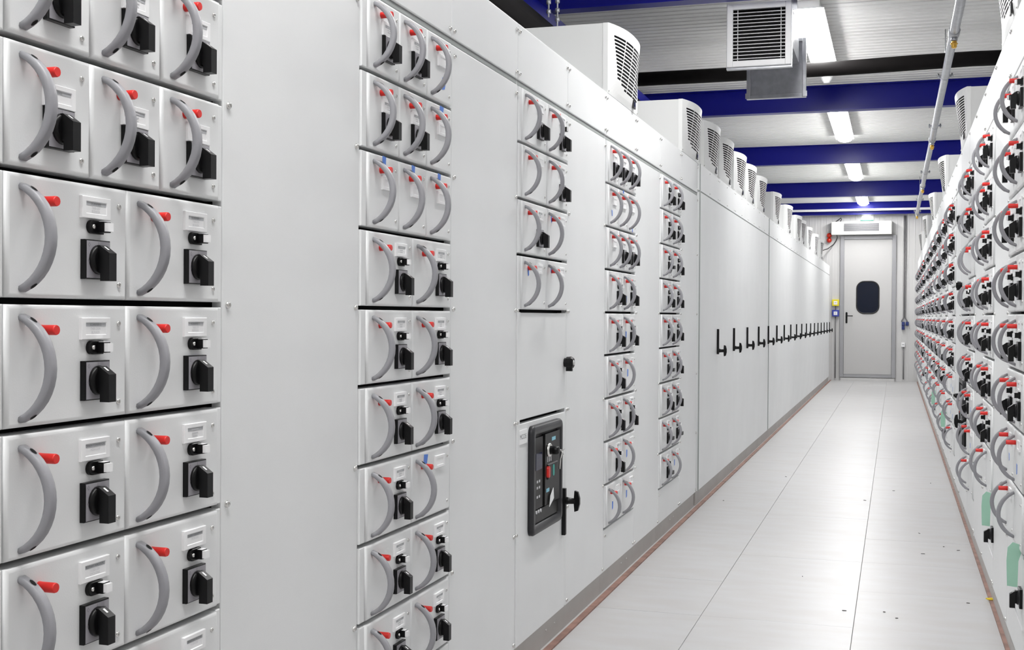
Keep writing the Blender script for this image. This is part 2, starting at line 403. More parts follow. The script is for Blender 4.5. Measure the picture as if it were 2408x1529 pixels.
def TX(*l): return dict(plate=plate_mesh(l))
# left row --------------------------------------------------------------
RL = PI / 2
c0 = cabinet((XL, 0.14, 0), RL, 'grey drawer cabinet standing before the conveyor-label drawer cabinet', .577, 1.142, ROWS_L, 2.03)
for r in range(3): fill(c0, .577, ROWS_L, r, 3, [S, S, S])
for r in range(3, 9): fill(c0, .577, ROWS_L, r, 2, [S, S])
c1 = cabinet((XL, 1.285, 0), RL, 'grey drawer cabinet with scarifier and conveyor nameplates, every drawer carrying a black switch', .577, 1.142, ROWS_L, 2.03)
fill(c1, .577, ROWS_L, 0, 3, [S, S, S]); fill(c1, .577, ROWS_L, 1, 3, [S, S, S]); fill(c1, .577, ROWS_L, 2, 3, [TX('FAN'), S, S])
fill(c1, .577, ROWS_L, 3, 2, [TX('SCANNER', 'T400-250', 'BUNKER'), TX('SCARIFIER 1', 'T400-250', 'BUNKER')])
fill(c1, .577, ROWS_L, 4, 2, [TX('SCARIFIER 2', 'T400-250A', 'BUNKER'), TX('SCARIFIER 3', 'T400-250', 'BUNKER')])
fill(c1, .577, ROWS_L, 5, 2, [TX('CHAIN CONVEYOR', '14250-220F', ''), S])
fill(c1, .577, ROWS_L, 6, 2, [TX('ROTARY AIRLOCK', '11250-250', 'CYCLONE'), TX('CHAIN CONVEYOR', '14250-210', '')])
fill(c1, .577, ROWS_L, 7, 2, [S, TX('CONVEYOR MOTOR 2', '11250-250', '')]); fill(c1, .577, ROWS_L, 8, 2, [S, S])
c2 = cabinet((XL, 2.427, 0), RL, 'grey drawer cabinet with blue tape on switchless small drawers, before the breaker cabinet', .573, 1.158, ROWS_L, 2.03)
fill(c2, .573, ROWS_L, 0, 3, [S, S, dict(sw=False, tape=(2, .11, -.035))]); fill(c2, .573, ROWS_L, 1, 3, [S, S, dict(sw=False, tape=(2, .095, .066))])
fill(c2, .573, ROWS_L, 2, 3, [T1, T1, T1])
for r in (3, 4, 5, 7, 8): fill(c2, .573, ROWS_L, r, 2, [S, S])
fill(c2, .573, ROWS_L, 6, 2, [S, T2])
rows3 = ROWS_L[:5]
c3 = cabinet((XL, 3.585, 0), RL, 'grey cabinet with four drawer rows above a black circuit breaker door', .600, 1.193, ROWS_L, 2.03, body_rows=rows3 + [.087])
NL = dict(lock=False)
fill(c3, .600, ROWS_L, 0, 2, [NL, S]); fill(c3, .600, ROWS_L, 1, 2, [N, NL])
fill(c3, .600, ROWS_L, 2, 2, [NL, dict(sw=False, tape=(3, .062, .05))]); fill(c3, .600, ROWS_L, 3, 2, [dict(sw=False, tape=(3, .07, .035)), dict(sw=False, tape=(3, .062, .055))])
c4 = cabinet((XL, 4.778, 0), RL, 'grey drawer cabinet with three small-drawer rows, next after the breaker cabinet', .594, 1.187, ROWS_L, 2.03)
fill(c4, .594, ROWS_L, 0, 3, [S, S, S]); fill(c4, .594, ROWS_L, 1, 3, [dict(sw=False, tape=(3, .06, -.03)), dict(sw=False, tape=(1, .09, .068)), dict(sw=False, tape=(3, .10, -.07))])
fill(c4, .594, ROWS_L, 2, 3, [N, S, S]); fill(c4, .594, ROWS_L, 3, 2, [S, dict(tape=(1, .07, -.03))]); fill(c4, .594, ROWS_L, 4, 2, [S, dict(tape=(1, .07, -.01))])
TB = dict(sw=False, tape=(1, .11, 0.0)); TB2 = dict(sw=False, tape=(1, .10, .0))
fill(c4, .594, ROWS_L, 5, 2, [S, TB]); fill(c4, .594, ROWS_L, 6, 2, [S, S]); fill(c4, .594, ROWS_L, 7, 2, [S, TB2]); fill(c4, .594, ROWS_L, 8, 2, [dict(sw=False, tape=(1, .10, -.01)), dict(sw=False, tape=(1, .10, .0))])
c5 = cabinet((XL, 5.965, 0), RL, 'grey drawer cabinet with nine double-drawer rows beside the lever-handle cabinets', .605, 1.195, ROWS_L, 2.03)
for r in (0, 1, 3, 4, 6): fill(c5, .605, ROWS_L, r, 2, [S, S])
fill(c5, .605, ROWS_L, 2, 2, [OFF, S]); fill(c5, .605, ROWS_L, 5, 2, [OFF, S]); fill(c5, .605, ROWS_L, 7, 2, [OFF, OFF]); fill(c5, .605, ROWS_L, 8, 2, [OFF, TB])

# lever handle and breaker -------------------------------------------------
def lever_meshes():
    bar = MB().panel(-.0085, .0085, -.0825, .0825, -.014, 0, .002).mesh('lever_bar', 'black')
    stem = MB().lathe((0, 0, 0), 'y', [(.014, -.016), (.0115, -.024), (.010, -.048)], 10)
    prof = [(-.044, .012), (-.046, .037), (-.058, .033), (-.064, .010), (-.064, -.010), (-.058, -.033), (-.046, -.037), (-.044, -.012)]
    stem.prism(prof, 'x', -.0075, .0075)
    return bar, stem.mesh('lever_grip', 'black')
LBAR, LGRIP = lever_meshes()
def rrect(w, h, r, n=5):
    pts = []
    for cx, cz, a0 in ((w / 2 - r, h / 2 - r, 0), (-w / 2 + r, h / 2 - r, 90), (-w / 2 + r, -h / 2 + r, 180), (w / 2 - r, -h / 2 + r, 270)):
        for i in range(n + 1):
            a = math.radians(a0 + 90 * i / n); pts.append((cx + r * math.cos(a), cz + r * math.sin(a)))
    return pts
def octknob_mesh():
    b = MB().lathe((0, 0, 0), 'y', [(.016, .001), (.016, -.006), (.020, -.008), (.022, -.026), (.017, -.034)], 8, 0, False)
    b.lathe((0, 0, 0), 'y', [(.009, -.033), (.009, -.0355), (.006, -.036)], 10, 1)
    b.prism([(-.010, -.030), (.004, -.030), (.002, -.015), (-.010, -.015)], 'y', -.03, -.008)
    return b.mesh('door_knob', ['black', 'chrome'])
OCT = octknob_mesh()
def breaker(door, x, z, w=.365, h=.355):
    def ring(k, r, y): return [(px, y, pz) for px, pz in rrect(w - 2 * k, h - 2 * k, r)]
    bz = MB().rings([ring(0, .025, .001), ring(0, .025, -.012), ring(.005, .022, -.018), ring(.026, .012, -.018), ring(.032, .008, -.004)], 0, True, True, False).mesh('bezel', 'bezel')
    put('bezel', bz, door, (x, 0, z))
    iw, ih = w - .062, h - .062
    p = MB().box(-iw / 2, iw / 2, -.0035, .001, -ih / 2, ih / 2)
    p.box(-iw / 2 + .01, -iw / 2 + .10, -.012, -.003, -ih / 2 + .05, ih / 2 - .01)          # left module
    p.box(-iw / 2 + .115, iw / 2 - .008, -.016, -.003, -ih / 2 + .05, ih / 2 - .006)        # mechanism cover
    p.box(-iw / 2 + .004, iw / 2 - .004, -.010, -.003, -ih / 2 + .004, -ih / 2 + .045)      # lower flap
    p.prism([(-.004, -.018), (-.02, -.012), (-.02, .035), (-.004, .045)], 'x', -.01, iw / 2 - .04)
    put('breaker_panel', p.mesh('breaker_panel', 'panelb'), door, (x, 0, z))
    L = -iw / 2
    b = MB().box(L + .018, L + .088, -.0135, -.012, .03, .085); put('display', b.mesh('display', 'screen'), door, (x, 0, z))
    b = MB()
    for cz in (.0, -.02, -.05):
        for cx in (L + .03, L + .055): b.box(cx, cx + .013, -.0128, -.012, cz - .012, cz - .004)
    for cx in (L + .02, L + .045, L + .07): b.cyl((cx, -.012, -.105), 'y', .006, -.004, 8)
    for cx in (L + .14, L + .16, L + .18): b.box(cx, cx + .008, -.0168, -.016, .045, .065)
    put('marking', b.mesh('marking', 'ink2'), door, (x, 0, z))
    b = MB().box(L + .195, L + .240, -.0168, -.016, .112, .124).box(L + .13, L + .165, -.0168, -.016, -.055, -.043); put('brand_label', b.mesh('brand_label', 'cyan'), door, (x, 0, z))
    b = MB().rings([[(px, -.015, pz) for px, pz in rrect(.022, .040, .008, 3)], [(px, -.023, pz) for px, pz in rrect(.020, .038, .008, 3)]]); put('off_button', b.mesh('off_button', 'red'), door, (x + L + .145, 0, z + .012))
    b = MB().rings([[(px, -.015, pz) for px, pz in rrect(.022, .040, .008, 3)], [(px, -.021, pz) for px, pz in rrect(.020, .038, .008, 3)]]); put('on_button', b.mesh('on_button', 'greenb'), door, (x + L + .205, 0, z + .012))
    b = MB().lathe((0, 0, 0), 'y', [(.024, -.015), (.024, -.022), (.020, -.026)], 14, 1).lathe((0, 0, 0), 'y', [(.015, -.024), (.014, -.05), (.010, -.055)], 10, 0)
    put('key_switch', b.mesh('key_switch', ['black', 'chrome']), door, (x + L + .15, 0, z + .085))
    pts = [(.02, -.05, 0), (.05, -.055, -.006), (.085, -.05, -.004), (.10, -.04, -.012), (.09, -.045, -.024), (.06, -.05, -.012), (.03, -.05, -.004)]
    b = MB().tube(pts, .0013, 5).tube([(.098, -.04, -.012), (.104, -.03, -.04), (.102, -.028, -.075)], .003, 5)
    put('key_wire', b.mesh('key_wire', 'chrome'), door, (x + L + .15, 0, z + .085))
    b = MB().prism([(0, 0), (.055, .022), (.048, .058), (.012, .035)], 'y', -.0222, -.021); t = put('paper_tag', b.mesh('paper_tag', 'label'), door, (x + L + .15, 0, z - .105))
def breaker_cab_doors(cab, Wd, mirror=False, low=(.087, .784), xoff=.31):
    d = flat_panel('breaker_door', .004, Wd - .010, low[0], low[1], cab, 0.0)
    breaker(d, xoff, (low[1] - low[0]) - .193)
    return d
d = flat_panel('blank_door', .004, Wd_ := .600 - .010, .796, 1.134, c3)
put('door_knob', OCT, d, (.600 - .03, -.0, .163))
d = breaker_cab_doors(c3, .600)
o = put('paper_note', MB().box(0, .095, -.0025, .0, -.022, .022).text('MCC05', .022, .0475, 0.0, -.0028, 1).mesh('paper_note', ['label', 'ink']), d, (.018, -.0002, .655)); o['label'] = 'white paper note reading MCC05'
put('lever_bar', LBAR, d, (.552, 0, .345), (0, PI, 0)); put('lever_grip', LGRIP, d, (.552, 0, .384))
for x, z in ((-.016, 1.14), (-.016, .79), (-.016, .44), (.600 - .002, 1.14), (.600 - .002, .79), (.600 - .002, .44)): put('screw', SCREW, c3, (max(x, .0065), -.0, z))

# lever-handle cabinets ------------------------------------------------------
PW = 0.827
y = 7.200
for k in range(18):
    c = empty('drive_cabinet', (XL + .004, y, 0), RL); tag(c, 'plain grey cabinet with black lever handle, %s from the nine-row drawer cabinet' % ORD[k], 'cabinet', 'lever-handle cabinets in a long row')
    put('body', cached('dbody', lambda: MB().box(0, PW, .021, .62, .085, 2.03).mesh('drive_body', 'paint')), c)
    put('door', cached('ddoor', lambda: MB().panel(.0008, PW - .0008, .087, 1.868, 0, .021, .001).mesh('drive_door', 'paint')), c)
    put('rail', cached('drail', lambda: MB().box(0, PW, .004, .021, 1.868, 1.876).mesh('drive_rail', 'rail')), c)
    put('top_panel', cached('dtop', lambda: MB().panel(0, PW, 1.877, 2.035, 0, .021, .0008).mesh('drive_top', 'paint')), c)
    put('plinth', cached('dplinth', lambda: MB().box(0, PW - .0015, .012, .62, 0, .083).mesh('plinth', 'plinth')), c)
    d = put('lever_bar', LBAR, c, (PW - .04, 0, .962)); put('lever_grip', LGRIP, c, (PW - .04, 0, .903))
    if k < 10:
        for i in range(3):
            for z in (1.893, 2.017): put('screw', SCREWS, c, (.03 + i * (PW - .06) / 2, 0, z))
    if k in (0, 5):
        put('edge_strip', cached('dstrip', lambda: MB().box(.0, .009, -.006, .0, .087, 2.033).mesh('edge_strip', 'rail')), c)
    y += PW

# right row ---------------------------------------------------------------
RR = -PI / 2
def rcab(yfar, label, W=1.195, Wd=.585, detail=2, pattern=0, screws=True, nr=9, group='drawer cabinets facing the lever-handle cabinets'):
    c = cabinet((XR, yfar, 0), RR, label, Wd, W, ROWS_R, 2.115, dep=.7, screws=screws, group=group, body_rows=ROWS_R[:nr + 1])
    rnd = random.Random(pattern * 17 + 3)
    for r in range(nr):
        if r == nr - 1: sp = [N, dict(sw=False, red=False, plate='none')]
        elif r <= 4 or (r == 5 and pattern % 3 != 1): sp = [S, S]
        elif r == 5: sp = [N, dict(sw=True, lock=False)]
        elif r in (6, 7): sp = [dict(sw=False, tape=(3, .12, -.02)), dict(sw=False, tape=(1, .11, -.03))] if pattern % 2 == 0 else [dict(sw=(r == 6)), dict(sw=False, tape=(3, .11, -.02))]
        else: sp = [dict(sw=False), dict(sw=False, red=False)]
        if r == 2 and pattern == 3: sp = [N, N]
        if r == 6 and pattern == 2: sp = [S, S]
        fill(c, Wd, ROWS_R, r, 2, sp, detail)
    return c
rc = []
rc.append(rcab(3.205, 'grey double-drawer cabinet, third before the small-knob breaker cabinet\'s row neighbours', pattern=1, W=1.195))
rc[0]['label'] = 'grey double-drawer cabinet opposite the cabinet with the blue-taped small drawers'
rc.append(rcab(4.400, 'grey double-drawer cabinet with green tape below, third before the knobbed breaker cabinet', pattern=0, nr=8))
rc.append(rcab(5.600, 'grey double-drawer cabinet with green tape below, second before the knobbed breaker cabinet', pattern=2, W=1.199, nr=8))
rc.append(rcab(6.790, 'grey double-drawer cabinet right before the knobbed breaker cabinet', pattern=3, W=1.189))
# knobbed breaker cabinet on the right
cb = cabinet((XR, 7.560, 0), RR, 'grey cabinet with small black door knobs above a circuit breaker door', .765, .769, ROWS_R, 2.115, dep=.7, cable=False, screws=False, body_rows=[1.905, 1.900])
for k, (za, zb) in enumerate(((1.526, 1.900), (1.148, 1.514), (.800, 1.136))):
    dd = flat_panel('blank_door', .004, .762, za, zb, cb)
    if k < 2: put('door_knob', OCT, dd, (.10, 0, (zb - za) * .46))
dd = flat_panel('breaker_door', .004, .762, .087, .790, cb); breaker(dd, .40, .52, .40, .37)
put('lever_bar', LBAR, dd, (.70, 0, .44), (0, PI, 0)); put('lever_grip', LGRIP, dd, (.70, 0, .49))
yf = 7.566
for k in range(12):
    if k == 6:                                                # second breaker cabinet in the row
        c = cabinet((XR, yf + .77, 0), RR, 'grey cabinet with a black lever handle between the far double-drawer cabinets', .765, .769, ROWS_R, 2.115, dep=.7, cable=False, screws=False, body_rows=[1.905, 1.900])
        for za, zb in ((1.148, 1.900), (.800, 1.136)): flat_panel('blank_door', .004, .762, za, zb, c)
        dd = flat_panel('breaker_door', .004, .762, .087, .790, c); put('lever_bar', LBAR, dd, (.70, 0, .44)); put('lever_grip', LGRIP, dd, (.70, 0, .40))
        yf += .775
    yf += 1.195
    if yf > YW - .05: break
    rc.append(rcab(yf, 'grey double-drawer cabinet, %s beyond the knobbed breaker cabinet toward the door' % ORD[k], pattern=k % 4, detail=2 if k < 4 else 1, screws=k < 5))
if YW - (yf - 1.195) > .06 and yf > YW - .05:
    y0 = yf - 1.195; w = YW - y0 - .01
    c = empty('filler_cabinet', (XR, YW - .01, 0), RR); tag(c, 'narrow plain grey cabinet closing the drawer row at the end wall', 'cabinet')
    put('body', MB().box(0, w, .02, .7, .085, 2.115).mesh('body', 'paint'), c); put('plinth', MB().box(0, w, .012, .7, 0, .084).mesh('plinth', 'plinth'), c); put('door', MB().panel(.001, w - .001, .087, 2.115, 0, .02, .002).mesh('door', 'paint'), c)
# green tape with a black hanging knob under two right cabinets
for c, gx in ((rc[1], .50), (rc[2], .59), (rc[5], .50), (rc[7], .45)):
    g = put('tape_strip', cached('gt', lambda: MB().prism([(-.0005, .448), (-.026, .456), (-.040, .440), (-.043, .40), (-.041, .325), (-.012, .322), (-.010, .40), (-.0005, .43)], 'x', -.0012, .0012).mesh('tape_strip', 'green')), c, (gx, 0, 0)); g['label'] = 'strip of pale green tape'
    put('switch_plate', SWPLATE, c, (gx, 0, .292)); put('switch_knob', KNOB, c, (gx, 0, .292))
    put('cord', cached('cord', lambda: MB().tube([(0, -.02, 0), (.03, -.012, -.03), (.07, -.004, -.055)], .0016, 5).mesh('cord', 'white')), c, (gx, 0, .265))

# ------------------------------------------------------------------ cooling units on the cabinets
def ac_cover(w=.594, h=.285, bow=.05):
    def yy(x, z):
        t = abs(2 * x / w - 1); q = min(1.0, max(0.0, z / h)) ** .8; return -bow * (1 - t ** 2.4) * q
    b = MB(); zt, zb, nr = h - .036, .050, 14; band = (zt - zb) / nr
    allx = [w * i / 14 for i in range(15)]
    def strip(xa, xb, za, zc, m=0, off=0.0):
        xs = [xa] + [x for x in allx if xa + .002 < x < xb - .002] + [xb]
        for p, q in zip(xs, xs[1:]):
            b.quad([(p, yy(p, za) + off, za), (q, yy(q, za) + off, za), (q, yy(q, zc) + off, zc), (p, yy(p, zc) + off, zc)], m, False)
    strip(0, w, 0, zb * .5); strip(0, w, zb * .5, zb); strip(0, w, zt, h)
    for r in range(nr):
        z0 = zb + r * band; z1 = z0 + band * .62; z2 = z0 + band; u = r / (nr - 1)
        xl = w * (.08 + .15 * (1 - u) ** 1.2)
        if r < 2: xl = w * (.42 - .10 * r)
        xr = w - w * .07
        strip(0, w, z1, z2)
        strip(0, xl, z0, z1); strip(xr, w, z0, z1)
        ribs = [w * .29, w * .50, w * .71]
        for x in ribs:
            if xl + .01 < x < xr: strip(x - .005, x + .005, z0, z1)
        strip(xl, xr, z1 - .0001, z1, 0)
        xs = [xl] + [x for x in allx if xl + .002 < x < xr - .002] + [xr]
        for p, q in zip(xs, xs[1:]):                                            # sloping slat inside the slot
            b.quad([(p, yy(p, z1), z1), (q, yy(q, z1), z1), (q, yy(q, z0) + .014, z0 + .002), (p, yy(p, z0) + .014, z0 + .002)], 1)
    # rim: top, bottom, sides back to y=.02
    for x in (0, w): b.quad([(x, 0, 0), (x, .021, 0), (x, .021, h), (x, 0, h)])
    for z in (0, h):
        for p, q in zip(allx, allx[1:]): b.quad([(p, yy(p, z), z), (q, yy(q, z), z), (q, .02, z), (p, .02, z)])
    return b.mesh('front_cover', ['acw', 'bezel'])
ACC = ac_cover()
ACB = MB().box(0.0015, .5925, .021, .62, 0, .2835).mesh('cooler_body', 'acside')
ACD = MB().panel(-.022, .022, -.018, .018, -.004, .002, .001).box(-.013, .013, -.0046, -.004, -.009, .011, 1).mesh('display', ['bezel', 'screen'])
def ac(x, y, rz, z, label, group):
    t = empty('cooling_unit', (x, y, z), rz); tag(t, label, 'cooling unit', group)
    put('body', ACB, t); put('front_cover', ACC, t)
    put('display', ACD, t, (.594 * .80, -.0085, .030))
    for sx in (.012, .582): put('screw', SCREWS, t, (sx, -.001 if sx < .1 else -.001, .010))
    return t
gL = 'cooling units on the row with the lever handles'
ac(XL, 2.665, RL, 2.031, 'white louvred cooling unit above the cabinet with blue-taped small drawers', gL)
ac(XL, 4.807, RL, 2.031, 'white louvred cooling unit above the drawer cabinet next after the breaker cabinet', gL)
ac(XL, 6.600, RL, 2.031, 'white louvred cooling unit above the nine-row drawer cabinet', gL)
for k, ye in enumerate((7.98, 8.66, 9.41, 10.11, 10.95, 12.34, 13.71, 15.07, 15.78, 16.97, 18.36, 19.75)):
    ac(XL, ye - .594, RL, 2.036, 'white louvred cooling unit on the lever-handle cabinets, %s from the nine-row drawer cabinet' % ORD[k], gL)
gR = 'cooling units on the double-drawer row'
for k, ys in enumerate((4.20, 7.12, 10.05, 13.0, 15.9, 18.8)):
    ac(XR, ys + .594, RR, 2.116, 'white louvred cooling unit on the all-drawer row, %s counted toward the door' % ORD[k], gR)

# ------------------------------------------------------------------ end wall
door = struct(empty('door_1', (-0.475, YW - .004, 0)), 'white door with aluminium frame and dark rounded window')
fr = MB(); W2, H0, H1, t = .478, .06, 2.590, .067
for x0, x1, z0, z1 in ((-W2, -W2 + t, H0, H1), (W2 - t, W2, H0, H1), (-W2 + t, W2 - t, H1 - t, H1), (-W2 + t, W2 - t, H0, H0 + t * .8)): fr.panel(x0, x1, z0, z1, -.035, .0, .004)
put('door_frame', fr.mesh('door_frame', 'alu'), door)
leaf = put('door_leaf', MB().panel(-W2 + t + .003, W2 - t - .003, H0 + t * .8 + .003, H1 - t - .003, -.018, .0, .003).mesh('door_leaf', 'doorp'), door)
def wr(k, r, y): return [(px, y, pz) for px, pz in rrect(.40 - 2 * k, .592 - 2 * k, r, 6)]
put('window_seal', MB().rings([wr(0, .14, 0), wr(0, .14, -.008), wr(.006, .135, -.012), wr(.018, .124, -.012), wr(.022, .121, -.003)], 0, True, True, False).mesh('window_seal', 'rubber'), leaf, (0, -.018, 1.487))
put('window_pane', MB().rings([wr(.02, .123, -.001), wr(.02, .123, -.005)], 0).mesh('window_pane', 'glass'), leaf, (0, -.018, 1.487))
b = MB().rings([[(px, 0, pz) for px, pz in rrect(.034, .20, .015)], [(px, -.008, pz) for px, pz in rrect(.032, .198, .014)]])
b.cyl((0, -.005, .033), 'y', .010, -.05, 8).box(-.008, .11, -.058, -.044, .025, .041).cyl((0, -.0075, -.06), 'y', .005, -.003, 8)
put('door_handle', b.mesh('door_handle', 'black'), leaf, (-.362, -.018, 1.124))
put('threshold', MB().box(-.46, .46, -.06, 0, .0, .05).mesh('threshold', 'wall'), door)
t = empty('air_curtain', (-.59, YW - .004, 2.60)); tag(t, 'white air conditioning unit with a central grille above the door', 'air conditioner')
put('body', MB().panel(-.515, .515, 0, .235, -.16, 0, .006).mesh('body', 'aircur'), t)
put('side_panel', MB().panel(-.505, -.305, .062, .195, -.163, -.155, .002).mesh('side_panel', 'aircur'), t); put('side_panel', MB().panel(.305, .505, .062, .195, -.163, -.155, .002).mesh('side_panel', 'aircur'), t)
put('grille_recess', MB().box(-.298, .298, -.162, -.15, .062, .195).mesh('grille_recess', 'bezel'), t)
for i in range(10): put('slat', cached('acslat', lambda: MB().box(-.298, .298, -.168, -.1605, 0, .0055).mesh('slat', 'alu')), t, (0, 0, .066 + i * .0128))
t = empty('exit_light', (-.50, YW - .004, 2.852)); tag(t, 'lit emergency exit lamp with green lower edge above the air conditioner', 'exit lamp')
put('housing', MB().panel(-.07, .07, 0.012, .082, -.05, 0, .004).mesh('housing', 'exit'), t); put('sign_plate', MB().box(-.11, .11, -.055, -.004, 0, .010).mesh('sign_plate', 'greensign'), t)
t = empty('beacon', (-1.147, YW - .004, 2.555)); tag(t, 'pair of round red warning beacons on the end wall', 'beacon')
for dz in (-.043, .043):
    bb = put('beacon_base', MB().cyl((0, 0, 0), 'y', .036, -.02, 14).mesh('beacon_base', 'beacon'), t, (0, 0, dz))
    put('lens', MB().lathe((0, 0, 0), 'y', [(.044, -.018), (.046, -.035), (.040, -.060), (.022, -.076), (.001, -.08)], 14).mesh('lens', 'beacon'), bb)
def callpoint(x, z, mk, lab):
    t = empty('call_point', (x, YW - .004, z)); tag(t, lab, 'call point')
    put('housing', MB().panel(-.06, .06, -.058, .058, -.05, 0, .005).mesh('housing', mk), t)
    put('push_face', MB().panel(-.032, .032, -.034, .028, -.054, -.045, .002).mesh('push_face', 'label'), t)
    put('marking', MB().prism([(px, pz) for px, pz in rrect(.012, .012, .0055, 3)], 'y', -.0548, -.0535).box(-.024, -.012, -.0548, -.0535, -.0015, .0015).box(.012, .024, -.0548, -.0535, -.0015, .0015).mesh('marking', 'black'), t)
callpoint(-1.028, 1.392, 'yel', 'yellow square call point on the end wall'); callpoint(-1.027, 1.205, 'blup', 'blue square call point under the yellow one')
b = put('conduit', MB().cyl((0, 0, .04), 'z', .010, 1.10, 10).cyl((0, 0, 1.262), 'z', .010, .073, 10).mesh('conduit', 'cond'), None, (-1.026, YW - .018, 0)); tag(b, 'thin grey conduit below the blue call point', 'conduit')
for k, (x, zb) in enumerate(((.137, 1.12), (.160, 1.12))):
    sx = -.034 if k == 0 else .034
    b = put('conduit', MB().tube([(0, 0, 2.93), (0, 0, zb + .02), (sx * .3, 0, zb - .01), (sx, 0, zb - .045), (sx, 0, zb - .063)], .0105, 8).mesh('conduit', 'cond'), None, (x, YW - .020, 0))
    tag(b, 'grey vertical conduit leading to the %s' % ('double blue socket' if k == 0 else 'single blue socket'), 'conduit')
def socket(x, z, n, lab):
    t = empty('wall_socket', (x, YW - .004, z)); tag(t, lab, 'socket')
    for i in range(n):
        bb = put('socket_box', MB().panel(-.025, .025, -.068, 0, -.045, 0, .004).mesh('socket_box', 'bluesock'), t, (0, 0, -i * .072))
        put('lid', MB().panel(-.021, .021, -.060, -.010, -.055, -.043, .003).mesh('lid', 'bluesock'), bb)
socket(.128, 1.056, 2, 'double navy blue wall socket right of the door'); socket(.196, 1.056, 1, 'single navy blue wall socket right of the door')
t = empty('wall_thermostat', (.131, YW - .004, .653)); tag(t, 'small white wall box with a dark slot below the blue sockets', 'wall box')
put('housing', MB().panel(-.031, .031, -.04, .04, -.035, 0, .004).mesh('housing', 'white'), t); put('slot', MB().box(-.018, .018, -.036, -.034, -.004, .004).mesh('slot', 'black'), t)
b = put('conduit', MB().cyl((0, 0, .04), 'z', .009, .573, 8).mesh('conduit', 'cond'), None, (.137, YW - .018, 0)); tag(b, 'thin grey conduit running from the white wall box to the floor', 'conduit')
b = put('cable', MB().tube([(-1.013, YW - .03, 2.60), (-1.006, YW - .04, 2.555), (-1.03, YW - .06, 2.49), (-1.07, YW - .1, 2.43), (-1.15, YW - .4, 2.34), (-1.26, YW - .9, 2.27), (-1.36, YW - 1.3, 2.16), (-1.40, YW - 1.4, 2.036)], .009, 8).mesh('cable', 'rubber')); tag(b, 'black cable drooping from the air conditioner to the cabinet tops', 'cable')
b = put('cable', MB().tube([(-1.04, YW - .05, 2.837), (-.99, YW - .08, 2.87), (-.94, YW - .09, 2.905), (-.935, YW - .09, 2.88), (-.95, YW - .09, 2.838)], .008, 8).mesh('cable', 'rubber')); tag(b, 'short black cable loop above the air conditioner', 'cable')
# ------------------------------------------------------------------ overhead services
t = empty('ventilation_duct', (-.769, 7.15, 2.585)); tag(t, 'galvanised ventilation duct with a white louvred grille', 'duct')
b = MB(); hw, H = .184, .367
for x0, x1, z0, z1 in ((-hw, -hw + .034, 0, H), (hw - .034, hw, 0, H), (-hw + .034, hw - .034, H - .034, H), (-hw + .034, hw - .034, 0, .034)): b.panel(x0, x1, z0, z1, -.006, .012, .003)
put('grille_frame', b.mesh('grille_frame', 'white'), t)
put('grille_recess', MB().box(-hw + .03, hw - .03, .045, .05, .03, H - .03).mesh('grille_recess', 'dark'), t)
for i in range(14): put('slat', cached('slat', lambda: MB().box(-hw + .032, hw - .032, .004, .014, 0, .0036).mesh('slat', 'white')), t, (0, 0, .045 + i * .0205))
for x in (-hw + .06, hw - .06): put('grille_bar', cached('gbar', lambda: MB().box(-.002, .002, .014, .02, .03, H - .03).mesh('grille_bar', 'white')), t, (x, 0, 0))
bc = MB()
for x0, x1, z0, z1 in ((-hw - .004, -hw + .03, -.012, H + .004), (hw - .03, hw + .004, -.012, H + .004), (-hw + .03, hw - .03, -.012, .03), (-hw + .03, hw - .03, H - .03, H + .004)): bc.box(x0, x1, .012, .05, z0, z1)
put('collar', bc.mesh('collar', 'galv'), t)
put('duct_neck', MB().box(-.14, .15, .05, 1.10, .21, H - .01).mesh('duct_neck', 'galv'), t)
put('duct_box', MB().box(-.166, .174, 1.05, 1.07, .012, H).box(-.15, .16, 1.07, 1.42, .14, ZC - 2.585).mesh('duct_box', 'galv'), t)
b = MB()
for x0, x1, z0, z1 in ((-.189, -.165, -.011, H + .01), (.173, .197, -.011, H + .01), (-.165, .173, -.011, .013), (-.165, .173, H - .012, H + .01)): b.panel(x0, x1, z0, z1, 1.02, 1.06, .003)
for x in (-.182, .19):
    for z in (-.004,): b.box(x - .014, x + .014, 1.014, 1.021, z - .004, z + .03)
put('duct_flange', b.mesh('duct_flange', 'galv'), t)
for x in (-.16, .17): put('hanger_rod', cached('hrod', lambda: MB().cyl((0, 0, H), 'z', .004, ZC - 2.585 - H, 6).mesh('hanger_rod', 'galv')), t, (x, 1.3, 0))
put('hanger_strap', MB().box(hw + .005, hw + .03, .02, .03, H - .05, ZC - 2.585).mesh('hanger_strap', 'galv'), t)
b = put('insulated_pipe', MB().tube([(XWL + .01, 9.07, 2.925), (-1.2, 9.07, 2.923), (-.4, 9.07, 2.926), (.1, 9.07, 2.936), (.5, 9.07, 2.942), (XWR - .01, 9.07, 2.93)], [.052, .052, .053, .055, .053, .052], 14).mesh('insulated_pipe', 'foam')); tag(b, 'black insulated pipe crossing the aisle under the ceiling', 'pipe')
b = put('insulated_pipe', MB().tube([(-1.92, YB + .02, 2.70), (-1.92, 5, 2.70), (-1.92, 9.0, 2.70)], .09, 18).mesh('insulated_pipe', 'foam')); tag(b, 'thick black insulated pipe behind the drawer cabinets', 'pipe')
b = put('green_wire', MB().tube([(-1.66, 4.56, 2.04), (-1.65, 4.57, 2.22), (-1.66, 4.57, 2.28), (-1.70, 4.53, 2.31), (-1.75, 4.47, 2.30)], .013, 8).mesh('green_wire', 'wire')); tag(b, 'bent green wire rising behind the drawer cabinets', 'wire')
